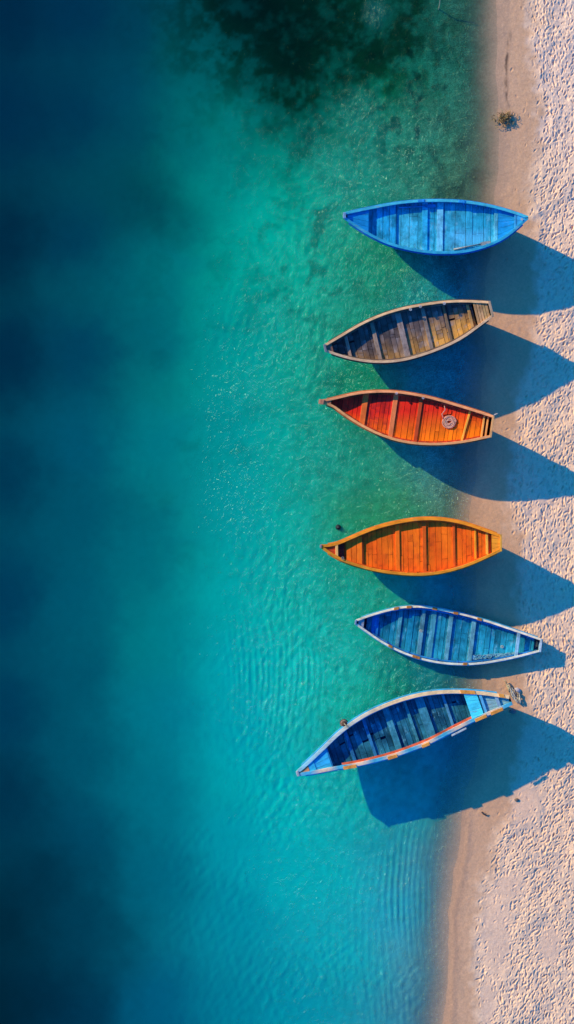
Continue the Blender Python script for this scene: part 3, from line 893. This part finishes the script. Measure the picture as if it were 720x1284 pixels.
X = axis((-25 - CX) * S, (640 - CX) * S, 0.046, -400, 9)
X = np.concatenate([X[X < 9.0], [9.0]])
Y = axis((CY - 1310) * S, (CY + 25) * S, 0.046, -400, 400)
gx, gy = np.meshgrid(X, Y)
px = gx / S + CX; py = CY - gy / S
pxc = np.clip(px, 0, 640); pyc = np.clip(py, 0, 1284)
# warp the lookup a little so that the colours do not blend in circles
wx_ = pxc + (fbm(gx * .55, gy * .55, 61) - .5) * 28 + (fbm(gx * 2.2, gy * 2.2, 63, 3) - .5) * 22
wy_ = pyc + (fbm(gx * .55, gy * .55, 65) - .5) * 36 + (fbm(gx * 2.2, gy * 2.2, 67, 3) - .5) * 22
num = np.zeros((*gx.shape, 3)); den = np.zeros(gx.shape)
for k in range(len(cp)):
    w = 1.0 / (((wx_ - cp[k, 0]) ** 2 + (wy_ - cp[k, 1]) ** 2 + 50.0 ** 2) ** 2.0)
    num += w[..., None] * ca[k]; den += w
A = num / den[..., None]
# weed on the bed at the top: darker tufts and pale gaps
weed = np.exp(-(((px - 395 + 20 * (wob_ := fbm(gx * .6, gy * .6, 69) - .5)) / 172) ** 2 + ((py - 8 + 90 * wob_) / 150) ** 2) ** 1.5)
weed = weed * (1 - .85 * np.exp(-(((px - 470) / 20) ** 2 + ((py - 16) / 24) ** 2) ** 1.2 * (.6 + .8 * fbm(gx * 4, gy * 4, 121))))
weed = weed * (1 - .7 * np.exp(-(((px - 455) / 26) ** 2 + ((py - 150) / 40) ** 2)))
fl_ = sstep(.50, .68, fbm(gx * 3.4, gy * 3.0, 123, 4)) * np.exp(-(((px - 510) / 60) ** 2 + ((py - 130) / 100) ** 2) ** 2)
A *= (1 - .55 * fl_)[..., None]
wn = .6 * fbm(gx * 1.7, gy * 1.7, 71, 5) + .4 * fbm(gx * 5.5, gy * 5.5, 72, 4)
A *= 1 - (np.clip(weed * 1.5, 0, 1) * sstep(.34, .64, wn + .16 * (weed - .5)))[..., None] * np.array([.75, .66, .80])
qx = gx + 1.1 * fbm(gx * 1.7, gy * 1.7, 101, 4); qy = gy + 1.1 * fbm(gx * 1.7, gy * 1.7, 105, 4)
spots = sstep(.52, .78, fbm(qx * 1.5 + 3, qy * 1.5, 73, 5)) * sstep(230, 400, px) * sstep(120, 200, py) * (1 - sstep(320, 520, py))
A *= (1 - .45 * spots)[..., None]
spots = sstep(.52, .80, fbm(qx * 1.1 + 9, qy * 1.1, 75, 5)) * sstep(140, 240, px)
A *= (1 - .16 * spots * (1 - sstep(650, 850, py)))[..., None]
shal = sstep(300, 430, px)
mott = (fbm(gx * 6, gy * 6, 77, 3) - .5)  # caustic light speckle over the shallows, put into the water colour
A *= (1 + mott * (0.10 + 0.45 * shal * (1 - .7 * sstep(950, 1100, py))))[..., None]
grit = (vnoise(gx * 19, gy * 19, 79) - .5)
A *= (1 + grit * 0.5 * sstep(440, 560, px) * (1 - sstep(600, 750, py)))[..., None]
d_sh = (shore(pyc) + (fbm(gx * .8, gy * .8, 5) - .5) * 14) - px
alpha = sstep(-10, 62, d_sh)
WC = np.empty((*gx.shape, 4)); sh_ = sstep(170, 350, px)[..., None]; low_ = sstep(880, 1020, py)[..., None]
WC[..., :3] = np.clip(A * (1 + sh_ * (np.array([-.6, .22, .40]) * (1 - low_) + np.array([-.3, .24, .22]) * low_)), 0, 1); WC[..., 3] = 1

# ripples: many short wave trains, amplitude grouped in patches
Hh = np.zeros_like(gx)
amp = (0.25 + 1.5 * sstep(.4, .75, fbm(gx * .35, gy * .35, 81, 3))) * (0.12 + sstep(120, 420, px)) * (1 - .85 * sstep(520, 600, px))
for k in range(70):
    lam = rng.uniform(.13, .40)
    tilt = rng.normal(0, .42)
    dirx, diry = math.cos(tilt), math.sin(tilt)
    bend = rng.normal(0, .012)
    ph = (gx * dirx + gy * diry + bend * gy * gy) * 2 * math.pi / lam + rng.uniform(0, 6.28)
    loc_ = sstep(.45, .7, vnoise(gx * .9 + k * 3.7, gy * .45 + k * 1.9, 300 + k))
    Hh += np.sin(ph) * lam * 0.010 * loc_
# diagonal swell in the lower left, crests leaning left
dg = np.exp(-(((px - 260) / 150) ** 2 + ((py - 930) / 170) ** 2))
for lam, tl_, a_ in ((.34, .62, .009), (.27, .50, .006), (.45, .75, .008)):
    ph = (gx * math.cos(tl_) + gy * math.sin(tl_) + .25 * np.sin(gy * .7) + .5 * fbm(gx * .7, gy * .7, 87, 2)) * 2 * math.pi / lam
    Hh += dg * a_ * np.sin(ph) * (vnoise(gx * 1.1, gy * .9, int(lam * 100)) * 1.4)
Z = Hh * amp * (0.20 + .16 * dg) * (1 - .8 * weed)
# crisp arcs: near the lower shore and off the boats
def arcs(cx, cy, ra, rb, period, curv, a_, seed, sharp=3):
    msk = np.exp(-(((px - cx) / ra) ** 2 + ((py - cy) / rb) ** 2) ** 1.6)
    u = (px + curv * (py - cy) ** 2 + 10 * (fbm(gx * .9, gy * .5, seed, 3) - .5)) / period
    prof = ((.5 + .5 * np.sin(2 * math.pi * u)) ** sharp)
    return msk * a_ * prof * (.4 + 1.1 * vnoise(gx * 1.2, gy * .8, seed + 3))
Z += arcs(512, 1130, 36, 95, 7.6, -0.0011, .024, 91, 5)
Z += arcs(470, 1180, 60, 130, 8.5, -0.0009, .006, 92)
Z += arcs(350, 850, 60, 95, 7.4, 0.0012, .019, 93, 5)
Z += arcs(370, 770, 40, 45, 7, -0.002, .011, 97, 5)
Z += arcs(500, 1270, 30, 50, 7, 0.001, .010, 94)
Z *= sstep(0, 14, d_sh)
Z = np.where(d_sh < -25, -0.08, Z * 1.0)

m, nt, N, L = nmat('sea_water')
out = N.new('ShaderNodeOutputMaterial')
at = N.new('ShaderNodeAttribute'); at.attribute_name = 'Col'
aa = N.new('ShaderNodeAttribute'); aa.attribute_name = 'murk'
asp = N.new('ShaderNodeAttribute'); asp.attribute_name = 'chop'
tc = N.new('ShaderNodeTexCoord')
mp = N.new('ShaderNodeMapping'); mp.inputs['Scale'].default_value = (1.35, .8, 1); mp.inputs['Rotation'].default_value = (0, 0, .15)
L.new(tc.outputs['Object'], mp.inputs[0])
n1 = N.new('ShaderNodeTexNoise'); n1.inputs['Scale'].default_value = 15.0; n1.inputs['Detail'].default_value = 4; n1.inputs['Roughness'].default_value = .6; n1.inputs['Distortion'].default_value = .6
L.new(mp.outputs[0], n1.inputs['Vector'])
def math_(op, a, b):
    k = N.new('ShaderNodeMath'); k.operation = op
    for q, v in enumerate((a, b)):
        if isinstance(v, (int, float)): k.inputs[q].default_value = v
        elif v is not None: L.new(v, k.inputs[q])
    return k.outputs[0]
n2 = N.new('ShaderNodeTexNoise'); n2.inputs['Scale'].default_value = 3.4; n2.inputs['Detail'].default_value = 2
L.new(tc.outputs['Object'], n2.inputs['Vector'])
rid = math_('SUBTRACT', 1.0, math_('ABSOLUTE', math_('SUBTRACT', math_('MULTIPLY', n1.outputs['Fac'], 2.0), 1.0), None))
rid = math_('POWER', rid, 6.0)
patch = N.new('ShaderNodeMapRange'); patch.inputs[1].default_value = .38; patch.inputs[2].default_value = .68; patch.inputs[3].default_value = .25; patch.inputs[4].default_value = 1.0
L.new(n2.outputs['Fac'], patch.inputs[0])
hgt = math_('MULTIPLY', math_('ADD', math_('MULTIPLY', rid, .5), math_('MULTIPLY', n1.outputs['Fac'], .5)), patch.outputs[0])
bs = N.new('ShaderNodeMath'); bs.operation = 'MULTIPLY'; L.new(hgt, bs.inputs[0]); L.new(asp.outputs['Fac'], bs.inputs[1])
bp = N.new('ShaderNodeBump'); bp.inputs['Strength'].default_value = 1.0; bp.inputs['Distance'].default_value = .020
L.new(bs.outputs[0], bp.inputs['Height'])
ag = N.new('ShaderNodeAttribute'); ag.attribute_name = 'grit'
n4 = N.new('ShaderNodeTexNoise'); n4.inputs['Scale'].default_value = 26; n4.inputs['Detail'].default_value = 3; n4.inputs['Roughness'].default_value = .7
L.new(tc.outputs['Object'], n4.inputs['Vector'])
gr = N.new('ShaderNodeMapRange'); gr.inputs[1].default_value = .36; gr.inputs[2].default_value = .66; gr.inputs[3].default_value = .55; gr.inputs[4].default_value = 1.5; L.new(n4.outputs['Fac'], gr.inputs[0])
gm = math_('ADD', 1.0, math_('MULTIPLY', math_('SUBTRACT', gr.outputs[0], 1.0), ag.outputs['Fac']))
cmul = N.new('ShaderNodeMix'); cmul.data_type = 'RGBA'; cmul.blend_type = 'MULTIPLY'; cmul.inputs[0].default_value = 1
L.new(at.outputs['Color'], cmul.inputs[6]); L.new(gm, cmul.inputs[7])
df = N.new('ShaderNodeBsdfDiffuse'); L.new(cmul.outputs[2], df.inputs['Color']); L.new(bp.outputs[0], df.inputs['Normal'])
tr = N.new('ShaderNodeBsdfTransparent'); tr.inputs[0].default_value = (.93, .97, .98, 1)
m1 = N.new('ShaderNodeMixShader'); L.new(aa.outputs['Fac'], m1.inputs[0]); L.new(tr.outputs[0], m1.inputs[1]); L.new(df.outputs[0], m1.inputs[2])
# wavelet facets that throw the sun's glints
n3 = N.new('ShaderNodeTexNoise'); n3.inputs['Scale'].default_value = 14; n3.inputs['Detail'].default_value = 1; n3.inputs['Roughness'].default_value = .5; n3.inputs['Distortion'].default_value = .4
mp3 = N.new('ShaderNodeMapping'); mp3.inputs['Scale'].default_value = (1.5, .7, 1); mp3.inputs['Rotation'].default_value = (0, 0, .25); L.new(tc.outputs['Object'], mp3.inputs[0]); L.new(mp3.outputs[0], n3.inputs['Vector'])
agl = N.new('ShaderNodeAttribute'); agl.attribute_name = 'glint'
b3_ = N.new('ShaderNodeBump'); b3_.inputs['Strength'].default_value = 1.0; b3_.inputs['Distance'].default_value = .095
L.new(math_('MULTIPLY', math_('ADD', math_('MULTIPLY', patch.outputs[0], .6), .4), math_('MULTIPLY', n3.outputs['Fac'], math_('ADD', math_('MULTIPLY', math_('POWER', agl.outputs['Fac'], .7), .97), .03))), b3_.inputs['Height'])
L.new(bp.outputs[0], b3_.inputs['Normal'])
gl = N.new('ShaderNodeBsdfGlossy'); gl.inputs['Roughness'].default_value = .18; gl.inputs['Color'].default_value = (.6, 1, 1, 1); L.new(b3_.outputs[0], gl.inputs['Normal'])
lw = N.new('ShaderNodeLayerWeight'); lw.inputs['Blend'].default_value = .5
fr = math_('ADD', math_('ADD', .010, math_('MULTIPLY', agl.outputs['Fac'], .030)), math_('MULTIPLY', math_('POWER', lw.outputs['Facing'], 5.0), .96))
m2 = N.new('ShaderNodeMixShader'); L.new(fr, m2.inputs[0]); L.new(m1.outputs[0], m2.inputs[1]); L.new(gl.outputs[0], m2.inputs[2])
L.new(m2.outputs[0], out.inputs[0])
chop = (0.10 + 0.9 * sstep(200, 440, px)) * (1 - .6 * weed) * (1 - .75 * sstep(560, 610, px)) * (1 - .35 * sstep(950, 1080, py))
glintf = (sstep(150, 470, px + (fbm(gx * .5, gy * .5, 111, 4) - .5) * 190) ** 1.4) * (1 - np.clip(1.8 * weed, 0, 1)) * (1 - .8 * (1 - sstep(360, 440, px)) * (1 - sstep(280, 460, py))) * (1 - sstep(585, 615, px)) * (1 - .35 * sstep(960, 1080, py)) * (1 - .6 * sstep(520, 570, px) * (1 - sstep(560, 640, py)))
gritf = (.25 * sstep(330, 450, px) + .75 * sstep(460, 580, px) * (1 - sstep(560, 700, py))) * (1 - .7 * sstep(900, 1000, py))
sea = grid_mesh('sea', X, Y, Z, {'Col': WC, 'murk': alpha, 'chop': chop, 'grit': gritf, 'glint': glintf}, m)
tag(sea, 'clear teal sea deepening to dark blue away from the beach', 'sea', kind='structure')

# ------------------------------------------------------------------ small things on the sand and in the water
def ground(px_, py_, up=0.0):
    return P(px_, py_, 0.05 + up)

m = MB()   # washed-up weed
for k in range(150):
    a = random.uniform(0, 6.28); r = abs(random.gauss(0, .125)); x, y = r * math.cos(a) * 1.4, r * math.sin(a)
    d = random.uniform(0, 6.28); ln = random.uniform(.05, .18); zz = random.uniform(.0, .10) * max(0, 1 - r * 2.2)
    pts = [(x + ln * t * math.cos(d + t), y + ln * t * math.sin(d + t), zz + .05 * math.sin(t * 3) + .012) for t in (0, .35, .7, 1)]
    m.tube(pts, random.uniform(.006, .014), random.choice([(.26, .15, .05), (.38, .24, .09), (.06, .04, .02), (.50, .36, .17), (.12, .08, .035)]), n=4, taper=(1, .4))
o = m.build('seaweed_clump', ROPE); o.location = P(633, 149, .03)
tag(o, 'olive seaweed clump washed up on the wet sand near the top', 'seaweed')
m = MB(); m.tube([(0, 0, .02), (.10, -.03, .03), (.19, -.02, .02)], .022, (.07, .06, .06)); m.tube([(.1, -.03, .03), (.15, .03, .05)], .012, (.07, .06, .06))  # dark twig shape standing in for a small oar shadow
o = m.build('oar_shadow_stick', ROPE); o.location = P(604, 1018, .03); o.rotation_euler = (0, 0, -.5)
tag(o, 'short dark stick added as an oar shadow on the sand just below the lowest boat shadow', 'shadow stand-in')
m = MB(); m.tube([(0, 0, -.4), (0, .02, .3), (.02, .30, .62)], .022, (.42, .36, .20), taper=(1, .5))
o = m.build('mooring_stake', ROPE); o.location = P(550, 12, 0)
tag(o, 'thin wooden stake standing in the shallows at the top edge', 'stake')
root = empty('marker_float', P(424, 661, 0)); tag(root, 'small dark float on the water above the bow of the orange boat', 'buoy')
m = MB(); rings = []
for i in range(9):
    t = -1 + 2 * i / 8; r = .085 * math.sqrt(max(.02, 1 - t * t)); rings.append([(r * math.cos(a), r * math.sin(a), t * .08 + .02) for a in np.linspace(0, 2 * math.pi, 13)[:-1]])
m.loft(rings, [(.02, .03, .03)] * 9); m.build('float_body', PLAIN, root, smooth=True)
m = MB(); m.tube([(.035 * math.cos(a), 0, .115 + .03 * math.sin(a)) for a in np.linspace(0, 6.28, 12)], .010, (.15, .13, .1)); m.build('float_ring', PLAIN, root)

# mooring gear at the stern of the lowest boat
tangle('mooring_rope', lambda t, v: P(636 + 22 * t + 3 * v, 862 + 26 * t * (1 - .3 * t) + 9 * v, .07), 7, 36, .016, [(.50, .36, .20), (.62, .5, .36), (.3, .22, .14)],
       'tangled tan mooring rope on the sand behind the stern of the slanted boat', 'rope', zamp=.06)
for (px_, py_, r, c, lb) in ((648, 866, .10, (.62, .52, .46), 'pale rounded stone above the tangled mooring rope'),
                             (643, 892, .085, (.22, .17, .15), 'dark stone below the tangled mooring rope'),
                             (648, 1003, .055, (.18, .14, .11), 'small dark pebble on smooth sand below the lowest boat shadow')):
    m = MB(); rings = []
    for i in range(8):
        t = -1 + 2 * i / 7; rr = r * max(.12, math.sqrt(max(0, 1 - t * t)))
        rings.append([(rr * math.cos(a) * 1.25 * random.uniform(.85, 1.1), rr * math.sin(a) * random.uniform(.85, 1.1), t * r * .6) for a in np.linspace(0, 2 * math.pi, 10)[:-1]])
    m.loft(rings, [jit(c, .15) for _ in rings])
    o = m.build('beach_stone', ROPE, None, smooth=True); o.location = P(px_, py_, .05); tag(o, lb, 'stone')

# ------------------------------------------------------------------ light, sky, camera
w = bpy.data.worlds.new('World'); sc.world = w; w.use_nodes = True
n = w.node_tree
sky = n.nodes.new('ShaderNodeTexSky'); sky.sky_type = 'NISHITA'; sky.sun_disc = False
sky.sun_elevation = R(EL); sky.sun_rotation = math.atan2(SUN_AZ[0], SUN_AZ[1])
mx = n.nodes.new('ShaderNodeMix'); mx.data_type = 'RGBA'; mx.blend_type = 'MULTIPLY'; mx.inputs[0].default_value = 1
n.links.new(sky.outputs[0], mx.inputs[6]); mx.inputs[7].default_value = (0.07, 1.20, 3.0, 1)
bg = n.nodes['Background']; n.links.new(mx.outputs[2], bg.inputs[0]); bg.inputs[1].default_value = 0.10

ld = bpy.data.lights.new('sun', 'SUN'); ld.energy = 5.0; ld.angle = R(.5); ld.color = (1, .78, .31)
lo = bpy.data.objects.new('sun', ld); col.objects.link(lo)
dv = Vector((-SUN_AZ[0] * math.cos(R(EL)), -SUN_AZ[1] * math.cos(R(EL)), -math.sin(R(EL))))
lo.rotation_euler = dv.to_track_quat('-Z', 'Y').to_euler(); lo.location = (-30, 23, 20)

cd = bpy.data.cameras.new('camera'); cam = bpy.data.objects.new('camera', cd); col.objects.link(cam)
cam.location = (0, 0, D); cam.rotation_euler = (0, 0, 0)
cd.sensor_fit = 'VERTICAL'; cd.angle = 2 * math.atan(1284 * S / 2 / D); cd.clip_end = 1500
sc.camera = cam
sc.view_settings.view_transform = 'Standard'; sc.view_settings.look = 'None'; sc.view_settings.exposure = 0
sc.cycles.max_bounces = 8; sc.cycles.transparent_max_bounces = 16
